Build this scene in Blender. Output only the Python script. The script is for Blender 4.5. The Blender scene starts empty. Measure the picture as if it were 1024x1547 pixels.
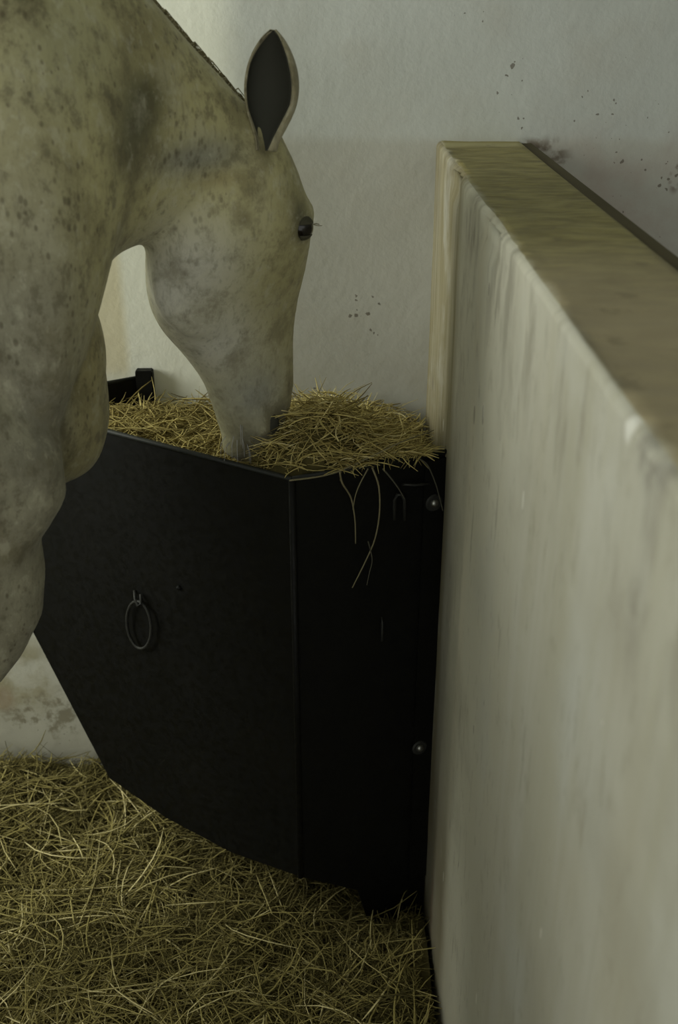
import bpy, bmesh, math, random
import numpy as np
from mathutils import Vector, Matrix, noise
from mathutils.bvhtree import BVHTree

random.seed(7)
rng = np.random.default_rng(7)
sc = bpy.context.scene

# ------------------------------------------------------------------ camera
CZ = 1.78
PITCH = math.radians(26.4)
YAW = math.radians(-0.48)
FPX = 1600.0
cam_d = bpy.data.cameras.new('camera')
cam_d.sensor_fit = 'VERTICAL'
cam_d.sensor_height = 36.0
cam_d.sensor_width = 24.0
cam_d.lens = FPX / 1547.0 * 36.0
cam_d.clip_start = 0.02
cam = bpy.data.objects.new('camera', cam_d)
sc.collection.objects.link(cam)
cam.location = (0, 0, CZ)
cam.rotation_euler = (math.pi / 2 - PITCH, 0, YAW)
sc.camera = cam
cam_d.dof.use_dof = True
cam_d.dof.focus_distance = 1.75
cam_d.dof.aperture_fstop = 5.0

# ------------------------------------------------------------------ light
world = bpy.data.worlds.new('world')
sc.world = world
world.use_nodes = True
world.node_tree.nodes['Background'].inputs[0].default_value = (0.98, 1.0, 0.93, 1)
world.node_tree.nodes['Background'].inputs[1].default_value = 1.2

def area_light(name, loc, target, sx, sy, power, col):
    ld = bpy.data.lights.new(name, 'AREA')
    ld.shape = 'RECTANGLE'
    ld.size = sx; ld.size_y = sy
    ld.energy = power; ld.color = col
    o = bpy.data.objects.new(name, ld)
    sc.collection.objects.link(o)
    o.location = loc
    o.rotation_euler = (Vector(target) - Vector(loc)).to_track_quat('-Z', 'Y').to_euler()
    return o
# daylight through the window of the left wall
area_light('window_daylight', (-2.56, 1.27, 2.12), (0.3, 1.75, 1.1), 1.22, 1.16, 53, (0.98, 1.0, 0.90))

vs = sc.view_settings
vs.view_transform = 'Standard'
vs.look = 'None'
vs.gamma = 1.0
vs.use_curve_mapping = False
vs.exposure = 0.04

# ------------------------------------------------------------------ helpers
ROT = cam.rotation_euler.to_matrix()
def ray(px, py):
    return (ROT @ Vector(((px - 512.0), (773.5 - py), -FPX))).normalized()
def at(px, py, Y=None, Z=None, X=None, plane=None):
    d = ray(px, py)
    if Y is not None: t = Y / d.y
    elif Z is not None: t = (Z - CZ) / d.z
    elif X is not None: t = X / d.x
    else:
        p0, n = plane
        t = (p0 - Vector((0, 0, CZ))).dot(n) / d.dot(n)
    return Vector((0, 0, CZ)) + d * t

def link(o, parent=None):
    sc.collection.objects.link(o)
    if parent is not None:
        o.parent = parent
        o.matrix_parent_inverse = parent.matrix_basis.inverted()
    return o
def mesh_obj(name, verts, faces, mat=None, parent=None, smooth=False):
    me = bpy.data.meshes.new(name)
    me.from_pydata([tuple(v) for v in verts], [], faces)
    me.update()
    if smooth: me.polygons.foreach_set('use_smooth', [True] * len(me.polygons))
    o = bpy.data.objects.new(name, me)
    if mat: me.materials.append(mat)
    return link(o, parent)
def bm_obj(name, bm, mat=None, parent=None, smooth=False):
    bmesh.ops.recalc_face_normals(bm, faces=bm.faces)
    me = bpy.data.meshes.new(name)
    bm.to_mesh(me); bm.free()
    if smooth: me.polygons.foreach_set('use_smooth', [True] * len(me.polygons))
    o = bpy.data.objects.new(name, me)
    if mat: me.materials.append(mat)
    return link(o, parent)
def tag(o, label=None, cat=None, group=None, kind=None):
    if label: o['label'] = label
    if cat: o['category'] = cat
    if group: o['group'] = group
    if kind: o['kind'] = kind
    return o
def set_origin(o, p):
    """move a mesh object's origin without moving its shape (call before parenting children)"""
    p = Vector(p)
    o.data.transform(Matrix.Translation(-p))
    o.location = p
def box(bm, x0, x1, y0, y1, z0, z1):
    vs_ = [bm.verts.new((x, y, z)) for x in (x0, x1) for y in (y0, y1) for z in (z0, z1)]
    for f in ((0,1,3,2),(4,6,7,5),(0,4,5,1),(2,3,7,6),(0,2,6,4),(1,5,7,3)):
        bm.faces.new([vs_[i] for i in f])
def tube(bm, pts, r, n=10, closed=False):
    pts = [Vector(p) for p in pts]
    N = len(pts)
    rs = r if isinstance(r, (list, tuple)) else [r] * N
    rings = []
    up = Vector((0.13, 0.27, 0.95)).normalized()
    for i in range(N):
        a = pts[(i - 1) % N] if (closed or i > 0) else pts[i]
        b = pts[(i + 1) % N] if (closed or i < N - 1) else pts[i]
        t = (b - a).normalized()
        u = t.cross(up)
        if u.length < 0.05: u = t.cross(Vector((1, 0, 0)))
        u.normalize(); w = t.cross(u)
        rings.append([bm.verts.new(pts[i] + (u * math.cos(k * 2 * math.pi / n) + w * math.sin(k * 2 * math.pi / n)) * rs[i]) for k in range(n)])
    for i in range(N if closed else N - 1):
        A, B = rings[i], rings[(i + 1) % N]
        for k in range(n):
            bm.faces.new((A[k], A[(k + 1) % n], B[(k + 1) % n], B[k]))
    if not closed:
        bm.faces.new(rings[0][::-1]); bm.faces.new(rings[-1])
def plate(bm, poly, nrm, th):
    """poly: list of coplanar points, extruded by th against nrm"""
    nrm = Vector(nrm).normalized()
    a = [bm.verts.new(p) for p in poly]
    b = [bm.verts.new(Vector(p) - nrm * th) for p in poly]
    n = len(poly)
    bm.faces.new(a); bm.faces.new(b[::-1])
    for i in range(n):
        bm.faces.new((a[i], b[i], b[(i + 1) % n], a[(i + 1) % n]))

# ------------------------------------------------------------------ node helper
class NT:
    def __init__(s, name, rough=0.8, metal=0.0, spec=0.3):
        s.m = bpy.data.materials.new(name); s.m.use_nodes = True
        s.t = s.m.node_tree; s.b = s.t.nodes['Principled BSDF']
        s.b.inputs['Roughness'].default_value = rough
        s.b.inputs['Metallic'].default_value = metal
        s.b.inputs['Specular IOR Level'].default_value = spec
    def n(s, typ, **kw):
        nd = s.t.nodes.new(typ)
        for k, v in kw.items(): setattr(nd, k, v)
        return nd
    def l(s, a, b): s.t.links.new(a, b)
    def pos(s, obj=False):
        if obj: return s.n('ShaderNodeTexCoord').outputs['Object']
        return s.n('ShaderNodeNewGeometry').outputs['Position']
    def mapping(s, vec, scale=(1,1,1), loc=(0,0,0), rot=(0,0,0)):
        m = s.n('ShaderNodeMapping')
        m.inputs['Scale'].default_value = scale; m.inputs['Location'].default_value = loc; m.inputs['Rotation'].default_value = rot
        s.l(vec, m.inputs['Vector']); return m.outputs[0]
    def noise(s, vec, scale=5, detail=4, rough=0.55):
        m = s.n('ShaderNodeTexNoise'); m.inputs['Scale'].default_value = scale
        m.inputs['Detail'].default_value = detail; m.inputs['Roughness'].default_value = rough
        s.l(vec, m.inputs['Vector']); return m.outputs['Fac']
    def ramp(s, fac, a, b, lo=0.0, hi=1.0):
        m = s.n('ShaderNodeMapRange'); m.interpolation_type = 'SMOOTHSTEP'
        m.inputs['From Min'].default_value = a; m.inputs['From Max'].default_value = b
        m.inputs['To Min'].default_value = lo; m.inputs['To Max'].default_value = hi
        s.l(fac, m.inputs['Value']); return m.outputs[0]
    def math(s, op, a, b=None):
        m = s.n('ShaderNodeMath', operation=op)
        for i, v in enumerate((a, b)):
            if v is None: continue
            if isinstance(v, (int, float)): m.inputs[i].default_value = v
            else: s.l(v, m.inputs[i])
        return m.outputs[0]
    def mix(s, fac, a, b):
        m = s.n('ShaderNodeMix', data_type='RGBA')
        if isinstance(fac, (int, float)): m.inputs[0].default_value = fac
        else: s.l(fac, m.inputs[0])
        for i, v in ((6, a), (7, b)):
            if isinstance(v, tuple): m.inputs[i].default_value = (*v[:3], 1)
            else: s.l(v, m.inputs[i])
        return m.outputs[2]
    def sep(s, vec):
        m = s.n('ShaderNodeSeparateXYZ'); s.l(vec, m.inputs[0]); return m.outputs
    def blob(s, vec, p, r, stretch=(1,1,1)):
        """soft mask, 1 inside the ellipsoid round p"""
        v = s.n('ShaderNodeVectorMath', operation='SUBTRACT'); s.l(vec, v.inputs[0]); v.inputs[1].default_value = p
        w = s.n('ShaderNodeVectorMath', operation='DIVIDE'); s.l(v.outputs[0], w.inputs[0]); w.inputs[1].default_value = tuple(r * q for q in stretch)
        x = s.n('ShaderNodeVectorMath', operation='LENGTH'); s.l(w.outputs[0], x.inputs[0])
        return s.ramp(x.outputs['Value'], 0.35, 1.0, 1.0, 0.0)
    def color(s, c):
        if isinstance(c, tuple): s.b.inputs['Base Color'].default_value = (*c[:3], 1)
        else: s.l(c, s.b.inputs['Base Color'])
    def bump(s, h, strength=0.3, dist=0.01):
        m = s.n('ShaderNodeBump'); m.inputs['Strength'].default_value = strength; m.inputs['Distance'].default_value = dist
        s.l(h, m.inputs['Height']); s.l(m.outputs[0], s.b.inputs['Normal'])

def plain(name, col, rough=0.6, metal=0.0, spec=0.4):
    t = NT(name, rough, metal, spec); t.color(col)
    n = t.noise(t.pos(), 60, 3); t.bump(n, 0.15, 0.002)
    return t.m

# ------------------------------------------------------------------ main dimensions
RIM = 1.08
A = at(675, 680, Z=RIM)           # manger rim where it meets the partition
B = at(441, 722, Z=RIM)           # front corner of the rim
PX = A.x                          # the partition's left face
WY = 2.033                        # back wall
ptop = at(655, 213, Y=WY).z       # partition top
PTH = at(785, 226, Y=WY).x - PX   # thickness

# ------------------------------------------------------------------ materials
def wall_material(name, back=False):
    t = NT(name, 0.9, 0, 0.15)
    p = t.pos()
    n1 = t.noise(p, 1.6, 5); n2 = t.noise(p, 9, 6, 0.6); n3 = t.noise(t.mapping(p, (6, 6, 0.8)), 3, 4)
    c = t.mix(t.ramp(n1, 0.35, 0.7), (0.46, 0.475, 0.44), (0.53, 0.55, 0.52))
    c = t.mix(t.ramp(n2, 0.45, 0.75, 0, 0.35), c, (0.42, 0.40, 0.345))
    if back:
        s = t.sep(p)
        # older limewash below a line at the partition's height
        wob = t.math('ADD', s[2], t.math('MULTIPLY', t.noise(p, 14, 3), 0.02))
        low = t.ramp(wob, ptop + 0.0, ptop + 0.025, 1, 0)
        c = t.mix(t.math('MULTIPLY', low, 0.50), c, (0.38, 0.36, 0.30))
        # yellowed limewash patch left of the manger; brighter daylight at left painted pale
        e = at(190, 500, Y=WY)
        m1 = t.ramp(s[0], e.x - 0.012, e.x + 0.012, 1, 0)
        m1 = t.math('MULTIPLY', m1, t.math('MULTIPLY', t.ramp(s[2], 1.05, 1.1), t.ramp(s[0], e.x - 0.22, e.x - 0.12)))
        c = t.mix(t.math('MULTIPLY', t.ramp(s[0], at(330, 500, Y=WY).x, at(395, 500, Y=WY).x, 1, 0), 0.95), c, (0.84, 0.85, 0.75))  # wall light falling off to the right, painted into the colour
        c = t.mix(t.math('MULTIPLY', m1, 0.8), c, (0.66, 0.60, 0.41))
        # lower left dirt, rust
        q = at(60, 1050, Y=WY)
        c = t.mix(t.math('MULTIPLY', t.blob(p, at(20, 1020, Y=WY), 0.16), t.ramp(n2, 0.4, 0.6, 0.1, 0.8)), c, (0.36, 0.32, 0.17))
        nd = t.noise(p, 17, 5, 0.65)
        c = t.mix(t.math('MULTIPLY', t.blob(p, at(70, 1080, Y=WY), 0.15, (1, 1, 0.7)), t.ramp(nd, 0.50, 0.62, 0, 0.8)), c, (0.13, 0.11, 0.06))
        c = t.mix(t.math('MULTIPLY', t.blob(p, at(4, 1055, Y=WY), 0.05, (0.8, 1, 1)), 0.5), c, (0.34, 0.18, 0.08))
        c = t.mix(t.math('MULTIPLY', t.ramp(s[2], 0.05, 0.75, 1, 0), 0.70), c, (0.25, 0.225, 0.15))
        # dirt splashes beyond the partition
        c = t.mix(t.math('MULTIPLY', t.blob(p, at(960, 330, Y=WY), 0.36, (1, 1, 0.6)), t.ramp(n2, 0.35, 0.65, 0.05, 0.55)), c, (0.36, 0.29, 0.25))
        for (x, y, r, st, k) in ((800, 222, 0.05, (0.9, 1, 0.4), 0.8), (830, 240, 0.05, (1, 1, 1), 0.75), (1020, 268, 0.03, (0.5, 1, 1.2), 1.0)):
            c = t.mix(t.math('MULTIPLY', t.blob(p, at(x, y, Y=WY), r, st), t.math('MULTIPLY', t.ramp(t.noise(p, 34, 4), 0.42, 0.58), k)), c, (0.13, 0.10, 0.07))
        # specks, thick in a few places
        vo = t.n('ShaderNodeTexVoronoi'); vo.inputs['Scale'].default_value = 62; vo.inputs['Randomness'].default_value = 1
        dn = t.n('ShaderNodeTexNoise'); dn.inputs['Scale'].default_value = 90; t.l(p, dn.inputs['Vector'])
        dv = t.n('ShaderNodeVectorMath', operation='MULTIPLY_ADD'); t.l(dn.outputs['Color'], dv.inputs[0]); dv.inputs[1].default_value = (0.012, 0.012, 0.012); t.l(t.mapping(p, (1, 0.2, 1)), dv.inputs[2])
        t.l(dv.outputs[0], vo.inputs['Vector'])
        size = t.ramp(t.noise(p, 15, 3), 0.42, 0.75, 0.0, 0.27)
        base = t.math('ADD', t.ramp(s[0], PX + 0.1, PX + 0.4, 0.0, 0.9), 0.0)
        near = None
        for (x, y, r) in ((772, 125, 0.06), (550, 480, 0.07), (470, 585, 0.03), (880, 270, 0.26), (70, 1100, 0.12), (90, 1060, 0.08), (905, 190, 0.1), (720, 20, 0.05)):
            bl = t.blob(p, at(x, y, Y=WY), r)
            near = bl if near is None else t.math('MAXIMUM', near, bl)
        allow = t.math('MAXIMUM', t.math('MULTIPLY', base, t.ramp(t.noise(p, 5, 2), 0.45, 0.6)), near)
        sz = t.math('MULTIPLY', t.math('ADD', size, 0.06), allow)
        sp = t.math('LESS_THAN', vo.outputs['Distance'], sz)
        c = t.mix(t.math('MULTIPLY', sp, 0.75), c, (0.10, 0.08, 0.06))
    t.color(c)
    t.bump(t.math('ADD', t.math('MULTIPLY', n2, 1.0), t.math('MULTIPLY', t.noise(p, 45, 4), 0.3)), 0.35, 0.008)
    return t.m

def partition_material():
    t = NT('worn_limewash', 0.72, 0, 0.3)
    p = t.pos(); s = t.sep(p)
    st = t.noise(t.mapping(p, (1, 10, 0.75)), 2.2, 6, 0.6)      # vertical streaks
    st2 = t.noise(t.mapping(p, (1, 26, 1.4)), 2.0, 5, 0.6)
    big = t.noise(t.mapping(p, (1, 2.0, 1.2)), 1.8, 4)
    c = t.mix(t.ramp(st, 0.36, 0.64), (0.385, 0.37, 0.295), (0.425, 0.415, 0.355))
    c = t.mix(t.ramp(big, 0.42, 0.68, 0, 0.55), c, (0.35, 0.32, 0.24))
    c = t.mix(t.ramp(st2, 0.58, 0.74, 0, 0.35), c, (0.31, 0.29, 0.225))
    # patches rubbed to a greyer white, then a lightening against the head's shadow
    c = t.mix(t.ramp(t.noise(t.mapping(p, (1, 1.3, 1.0), (3, 1, 2)), 2.4, 3), 0.5, 0.66, 0, 0.45), c, (0.45, 0.46, 0.43))
    c = t.mix(t.ramp(s[1], 0.75, 1.25, 0.0, 0.85), c, (0.62, 0.60, 0.50))  # paled toward the back wall: head's cast shadow offset in the colour
    # hay dust and stain in the strip beside and behind the manger
    wy = t.math('ADD', s[1], t.math('MULTIPLY', t.noise(t.mapping(p, (1, 2, 1)), 3, 4), 0.05))
    rubbed = t.math('MULTIPLY', t.ramp(wy, 1.385, 1.415), t.ramp(s[2], 1.30, 1.05))
    c = t.mix(t.math('MULTIPLY', rubbed, 0.30), c, (0.24, 0.23, 0.17))
    c = t.mix(t.math('MULTIPLY', t.math('MULTIPLY', t.ramp(wy, 1.33, 1.38), t.ramp(wy, 1.42, 1.385)), 0.45), c, (0.60, 0.56, 0.45))
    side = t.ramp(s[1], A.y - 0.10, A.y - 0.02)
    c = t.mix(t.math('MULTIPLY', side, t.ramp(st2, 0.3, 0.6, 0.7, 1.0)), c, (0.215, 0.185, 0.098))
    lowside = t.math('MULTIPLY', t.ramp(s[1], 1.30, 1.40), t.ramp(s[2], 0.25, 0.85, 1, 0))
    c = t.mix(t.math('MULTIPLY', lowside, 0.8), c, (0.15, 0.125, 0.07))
    rust = t.blob(p, (PX, A.y - 0.11, 0.12), 0.15, (1, 0.25, 1.2))
    c = t.mix(t.math('MULTIPLY', rust, t.ramp(st2, 0.4, 0.6)), c, (0.17, 0.07, 0.03))
    # grime toward the bedding
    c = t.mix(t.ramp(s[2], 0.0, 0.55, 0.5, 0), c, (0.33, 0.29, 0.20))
    # dark scuffs under the coping edge
    ed = t.math('MULTIPLY', t.ramp(s[2], ptop - 0.22, ptop - 0.03), t.ramp(t.noise(t.mapping(p, (1, 7, 2.0)), 3, 5), 0.5, 0.62))
    c = t.mix(t.math('MULTIPLY', ed, 0.45), c, (0.16, 0.14, 0.10))
    pass
    bl = t.noise(p, 3.2, 6, 0.6)
    c = t.mix(t.ramp(bl, 0.50, 0.66, 0, 0.40), c, (0.30, 0.285, 0.225))
    c = t.mix(t.ramp(bl, 0.46, 0.34, 0, 0.45), c, (0.50, 0.495, 0.44))
    fine = t.noise(t.mapping(p, (1, 1, 0.6)), 38, 5, 0.65)
    c = t.mix(t.ramp(fine, 0.56, 0.70, 0, 0.30), c, (0.24, 0.22, 0.16))
    # small scratches and knocks
    vo = t.n('ShaderNodeTexVoronoi'); vo.inputs['Scale'].default_value = 9
    t.l(t.mapping(p, (1, 1.6, 0.8)), vo.inputs['Vector'])
    kn = t.math('LESS_THAN', vo.outputs['Distance'], t.ramp(t.noise(p, 6, 2), 0.42, 0.72, 0.0, 0.13))
    c = t.mix(t.math('MULTIPLY', kn, 0.55), c, (0.14, 0.12, 0.09))
    vo2 = t.n('ShaderNodeTexVoronoi'); vo2.inputs['Scale'].default_value = 6
    t.l(t.mapping(p, (1, 2.4, 0.7), (5, 2, 1)), vo2.inputs['Vector'])
    kn2 = t.math('LESS_THAN', vo2.outputs['Distance'], 0.05)
    c = t.mix(t.math('MULTIPLY', kn2, 0.5), c, (0.85, 0.84, 0.78))
    hs = t.ramp(t.noise(t.mapping(p, (1, 9, 1.2), (2, 7, 4)), 5, 5, 0.7), 0.60, 0.66, 0, 0.5)
    c = t.mix(hs, c, (0.26, 0.235, 0.175))
    c = t.mix(t.math('MULTIPLY', t.blob(p, at(985, 680, X=PX), 0.05, (1, 1, 0.8)), t.ramp(fine, 0.42, 0.55, 0.1, 0.75)), c, (0.20, 0.19, 0.16))
    c = t.mix(t.math('MULTIPLY', t.blob(p, at(948, 642, X=PX), 0.014, (1, 0.8, 1.2)), 0.5), c, (0.80, 0.80, 0.76))  # small painted highlight near the upper edge
    c = t.mix(t.math('MULTIPLY', t.blob(p, at(715, 330, X=PX), 0.05, (1, 1, 1.3)), t.ramp(fine, 0.42, 0.6, 0.1, 0.7)), c, (0.22, 0.19, 0.15))
    c = t.mix(t.math('MULTIPLY', t.blob(p, at(960, 935, X=PX), 0.035, (1, 1, 1.4)), t.ramp(fine, 0.42, 0.6, 0.1, 0.6)), c, (0.24, 0.225, 0.18))
    t.color(c)
    t.bump(t.math('ADD', t.math('MULTIPLY', st, 0.12), t.math('MULTIPLY', t.noise(p, 14, 6, 0.6), 0.8)), 0.35, 0.006)
    return t.m

def coping_material():
    t = NT('greasy_yellow_coping', 0.6, 0, 0.35)
    p = t.pos(); s = t.sep(p)
    g = t.noise(t.mapping(p, (8, 20, 1), rot=(0, 0, 0.25)), 2.0, 6, 0.62)
    g2 = t.noise(t.mapping(p, (8, 60, 1), rot=(0, 0, 0.1)), 2.0, 4, 0.6)
    c = t.mix(t.ramp(g, 0.35, 0.66), (0.155, 0.130, 0.040), (0.265, 0.230, 0.085))
    c = t.mix(t.ramp(g2, 0.52, 0.70, 0, 0.6), c, (0.115, 0.092, 0.030))
    c = t.mix(t.ramp(s[1], 0.85, 1.3, 0.75, 0), c, (0.30, 0.25, 0.165))
    # cleaner band by the back wall
    c = t.mix(t.ramp(s[1], WY - 0.10, WY - 0.06, 0, 0.8), c, (0.38, 0.34, 0.17))
    c = t.mix(t.ramp(s[1], WY - 0.035, WY - 0.028, 0, 0.8), c, (0.27, 0.23, 0.07))
    # worn pale edge on the stall side
    w = t.math('ADD', s[0], t.math('MULTIPLY', t.noise(p, 16, 4), 0.03))
    c = t.mix(t.ramp(w, PX + 0.016, PX + 0.030, 0.75, 0), c, (0.38, 0.36, 0.28))
    c = t.mix(t.ramp(t.noise(p, 30, 4), 0.62, 0.70, 0, 0.4), c, (0.11, 0.09, 0.05))
    t.color(c)
    t.bump(t.math('ADD', g, t.math('MULTIPLY', g2, 0.5)), 0.4, 0.006)
    return t.m

def hay_material(name, a, b, c_):
    t = NT(name, 0.75, 0, 0.25)
    at_ = t.n('ShaderNodeAttribute'); at_.attribute_name = 'tint'
    f = at_.outputs['Fac']
    col = t.mix(t.ramp(f, 0.0, 0.6), a, b)
    col = t.mix(t.ramp(f, 0.7, 1.0), col, c_)
    t.color(col)
    t.b.inputs['Transmission Weight'].default_value = 0.0
    return t.m

def black_metal():
    t = NT('black_painted_steel', 0.5, 0.0, 0.22)
    p = t.pos()
    n = t.noise(p, 7, 5); n2 = t.noise(p, 70, 3)
    c = t.mix(t.ramp(n, 0.4, 0.7), (0.0016, 0.0017, 0.0011), (0.0024, 0.0024, 0.0015))
    t.color(c)
    r = t.ramp(n2, 0.3, 0.7, 0.5, 0.7); t.l(r, t.b.inputs['Roughness'])
    t.bump(n, 0.05, 0.003)
    return t.m

M_wall = wall_material('limewashed_wall'); M_back = wall_material('limewashed_back_wall', True)
M_part = partition_material(); M_cope = coping_material()
M_black = black_metal()
M_rim = plain('dull_rim_steel', (0.012, 0.014, 0.011), 0.6, 0.1)
M_bolt = plain('zinc_bolt', (0.30, 0.30, 0.28), 0.35, 0.9)
M_ring = plain('old_iron_ring', (0.032, 0.032, 0.028), 0.6, 0.4)
M_lath = plain('dark_timber_lath', (0.055, 0.042, 0.012), 0.8)
M_floor = plain('trampled_floor', (0.06, 0.05, 0.025), 0.95)
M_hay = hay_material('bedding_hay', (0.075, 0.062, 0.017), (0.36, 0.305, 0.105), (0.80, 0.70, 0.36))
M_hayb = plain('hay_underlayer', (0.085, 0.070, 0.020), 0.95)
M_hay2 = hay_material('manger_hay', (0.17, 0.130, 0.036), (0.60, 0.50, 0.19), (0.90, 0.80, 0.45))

# ------------------------------------------------------------------ the stall
def wall_grid(name, o, u, v, nu, nv, mat, amp, freq, nrm, thick):
    """plastered wall: gently uneven front, real thickness"""
    bm = bmesh.new(); o = Vector(o); u = Vector(u); v = Vector(v); nrm = Vector(nrm)
    F = [[None] * (nv + 1) for _ in range(nu + 1)]
    for i in range(nu + 1):
        for j in range(nv + 1):
            p = o + u * (i / nu) + v * (j / nv)
            d = noise.noise(p * freq) * amp + noise.noise(p * freq * 3.3) * amp * 0.35
            F[i][j] = bm.verts.new(p + nrm * d)
    for i in range(nu):
        for j in range(nv):
            bm.faces.new((F[i][j], F[i + 1][j], F[i + 1][j + 1], F[i][j + 1]))
    c = [F[0][0], F[nu][0], F[nu][nv], F[0][nv]]
    bk = [bm.verts.new(q.co - nrm * thick) for q in c]
    bm.faces.new(bk[::-1])
    bm.faces.new([F[i][0] for i in range(nu, -1, -1)] + [bk[0], bk[1]])
    bm.faces.new([F[i][nv] for i in range(nu + 1)] + [bk[2], bk[3]])
    bm.faces.new([F[0][j] for j in range(nv + 1)] + [bk[3], bk[0]])
    bm.faces.new([F[nu][j] for j in range(nv, -1, -1)] + [bk[1], bk[2]])
    return tag(bm_obj(name, bm, mat, None, True), kind='structure')
wall_grid('wall_back', (-2.6, WY, 0), (5.0, 0, 0), (0, 0, 3.1), 160, 100, M_back, 0.0035, 3.0, (0, -1, 0), 0.2)
bm = bmesh.new(); box(bm, -2.8, 2.6, -3.0, WY + 0.2, -0.1, 0.0)
tag(bm_obj('floor', bm, M_floor), kind='structure')
bm = bmesh.new(); box(bm, -2.8, 2.6, -1.6, WY + 0.2, 3.1, 3.2)
tag(bm_obj('ceiling', bm, M_wall), kind='structure')
# left wall with a window opening
bm = bmesh.new()
for (y0, y1, z0, z1) in ((-3.0, 0.6, 0, 3.1), (1.95, WY, 0, 3.1), (0.6, 1.95, 0, 1.48), (0.6, 1.95, 2.78, 3.1)):
    box(bm, -2.8, -2.6, y0, y1, z0, z1)
tag(bm_obj('wall_left', bm, M_wall), kind='structure')
M_frame = plain('painted_window_timber', (0.3, 0.3, 0.26), 0.6)
bm = bmesh.new()
for (y0, y1, z0, z1) in ((0.6, 0.66, 1.48, 2.78), (1.89, 1.95, 1.48, 2.78), (0.66, 1.89, 1.48, 1.54), (0.66, 1.89, 2.72, 2.78)):
    box(bm, -2.78, -2.72, y0, y1, z0, z1)
tag(bm_obj('window_1', bm, M_frame), kind='structure')
# right wall, behind the partition's neighbour stall
bm = bmesh.new(); box(bm, 2.4, 2.6, -3.0, WY, 0, 3.1)
tag(bm_obj('wall_right', bm, M_wall), kind='structure')

# ---- partition: a plastered low wall with rounded, chipped top edge
def partition():
    bm = bmesh.new()
    y0, y1 = -1.2, WY + 0.004
    N = 420
    prof = []   # (x offset, z) around the section from lower left, over the top, to lower right
    nz = 70
    for j in range(nz + 1): prof.append((0.0, (ptop - 0.010) * j / nz, 'f'))
    for k in range(1, 6):
        a = k / 6 * math.pi / 2
        prof.append((0.010 - 0.010 * math.cos(a), ptop - 0.010 + 0.010 * math.sin(a), 'e'))
    for k in range(0, 15): prof.append((0.010 + (PTH - 0.016) * k / 14, ptop, 't'))
    for k in range(1, 4): prof.append((PTH - 0.006 + 0.006 * math.sin(k / 3 * math.pi / 2), ptop - 0.006 + 0.006 * math.cos(k / 3 * math.pi / 2), 'e'))
    for k in range(1, 5): prof.append((PTH, ptop * (1 - k / 4) if k < 4 else 0.0, 'r'))
    G = []
    for i in range(N + 1):
        # denser near the back
        y = y0 + (y1 - y0) * (i / N)
        row = []
        for (dx, z, k) in prof:
            p = Vector((PX + dx, y, z))
            w = noise.noise(p * 2.2) * 0.003 + noise.noise(p * 9) * 0.0009
            ch = max(0.0, noise.noise(Vector((1.3, y * 5, 4.0))) + 0.8 * noise.noise(Vector((7.3, y * 21, 1.0))) + 0.4 * noise.noise(Vector((3.3, y * 60, 1.0))) - 0.10) * 0.018
            if k == 'f': p.x += w + (ch * 0.6 if z > ptop - 0.05 else 0)
            elif k == 'e': p.x += w * 0.5 + (ch if dx < 0.03 else 0); p.z -= (ch * 0.7 if dx < 0.03 else 0) 
            elif k == 't': p.z += noise.noise(Vector((p.x * 6, y * 8, 2))) * 0.003 + noise.noise(Vector((p.x * 14, y * 30, 5))) * 0.0015
            row.append(bm.verts.new(p))
        G.append(row)
    m = len(prof)
    for i in range(N):
        for j in range(m - 1):
            f = bm.faces.new((G[i][j], G[i + 1][j], G[i + 1][j + 1], G[i][j + 1]))
            k = prof[j + 1][2]
            f.material_index = 1 if (k == 't' or (k == 'e' and prof[j][0] > 0.007)) else 0
            f.smooth = True
        bm.faces.new((G[i][0], G[i][-1], G[i + 1][-1], G[i + 1][0]))
    bm.faces.new(G[0]); bm.faces.new(G[-1][::-1])
    o = bm_obj('wall_right_partition', bm, M_part)
    o.data.materials.append(M_cope)
    return tag(o, kind='structure')
partition()
bm = bmesh.new()
for i in range(12):
    ya = -1.2 + (WY + 1.2) * i / 12; yb = -1.2 + (WY + 1.2) * (i + 1) / 12
    box(bm, PX + PTH + 0.001, PX + PTH + 0.020, ya, yb, ptop - 0.05, ptop - 0.004)
bmesh.ops.remove_doubles(bm, verts=bm.verts, dist=1e-5)
tag(bm_obj('trim_1', bm, M_lath), kind='structure')

# ------------------------------------------------------------------ the manger
dBC = (at(155, 648, Z=RIM) - B).normalized()
Cc = B + dBC * (at(50, 955, plane=(B, Vector((dBC.y, -dBC.x, 0)))) - B).dot(dBC)
E = at(207, 566, Y=WY - 0.012); E.z = RIM
nBC = Vector((dBC.y, -dBC.x, 0)); nBC = nBC if nBC.y < 0 else -nBC
dAB = (A - B).normalized(); nAB = Vector((dAB.y, -dAB.x, 0)); nAB = nAB if nAB.y < 0 else -nAB
def onBC(px, py): return at(px, py, plane=(B, nBC))
def onAB(px, py): return at(px, py, plane=(B, nAB))
P1, P2, P2b, P3 = onBC(50, 955), onBC(165, 1175), onBC(250, 1235), onBC(350, 1288)
P4, P5, P6 = onAB(540, 1345), onAB(556, 1392), onAB(636, 1388)
Bz = onAB(462, 1322)
Bl = Vector((B.x, B.y, Bz.z))
dCE = (E - Cc).normalized(); nCE = Vector((dCE.y, -dCE.x, 0)); nCE = nCE if nCE.x < 0 else -nCE
A2 = Vector((PX - 0.002, A.y, RIM))
P6.x = min(P6.x, PX - 0.002)
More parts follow.
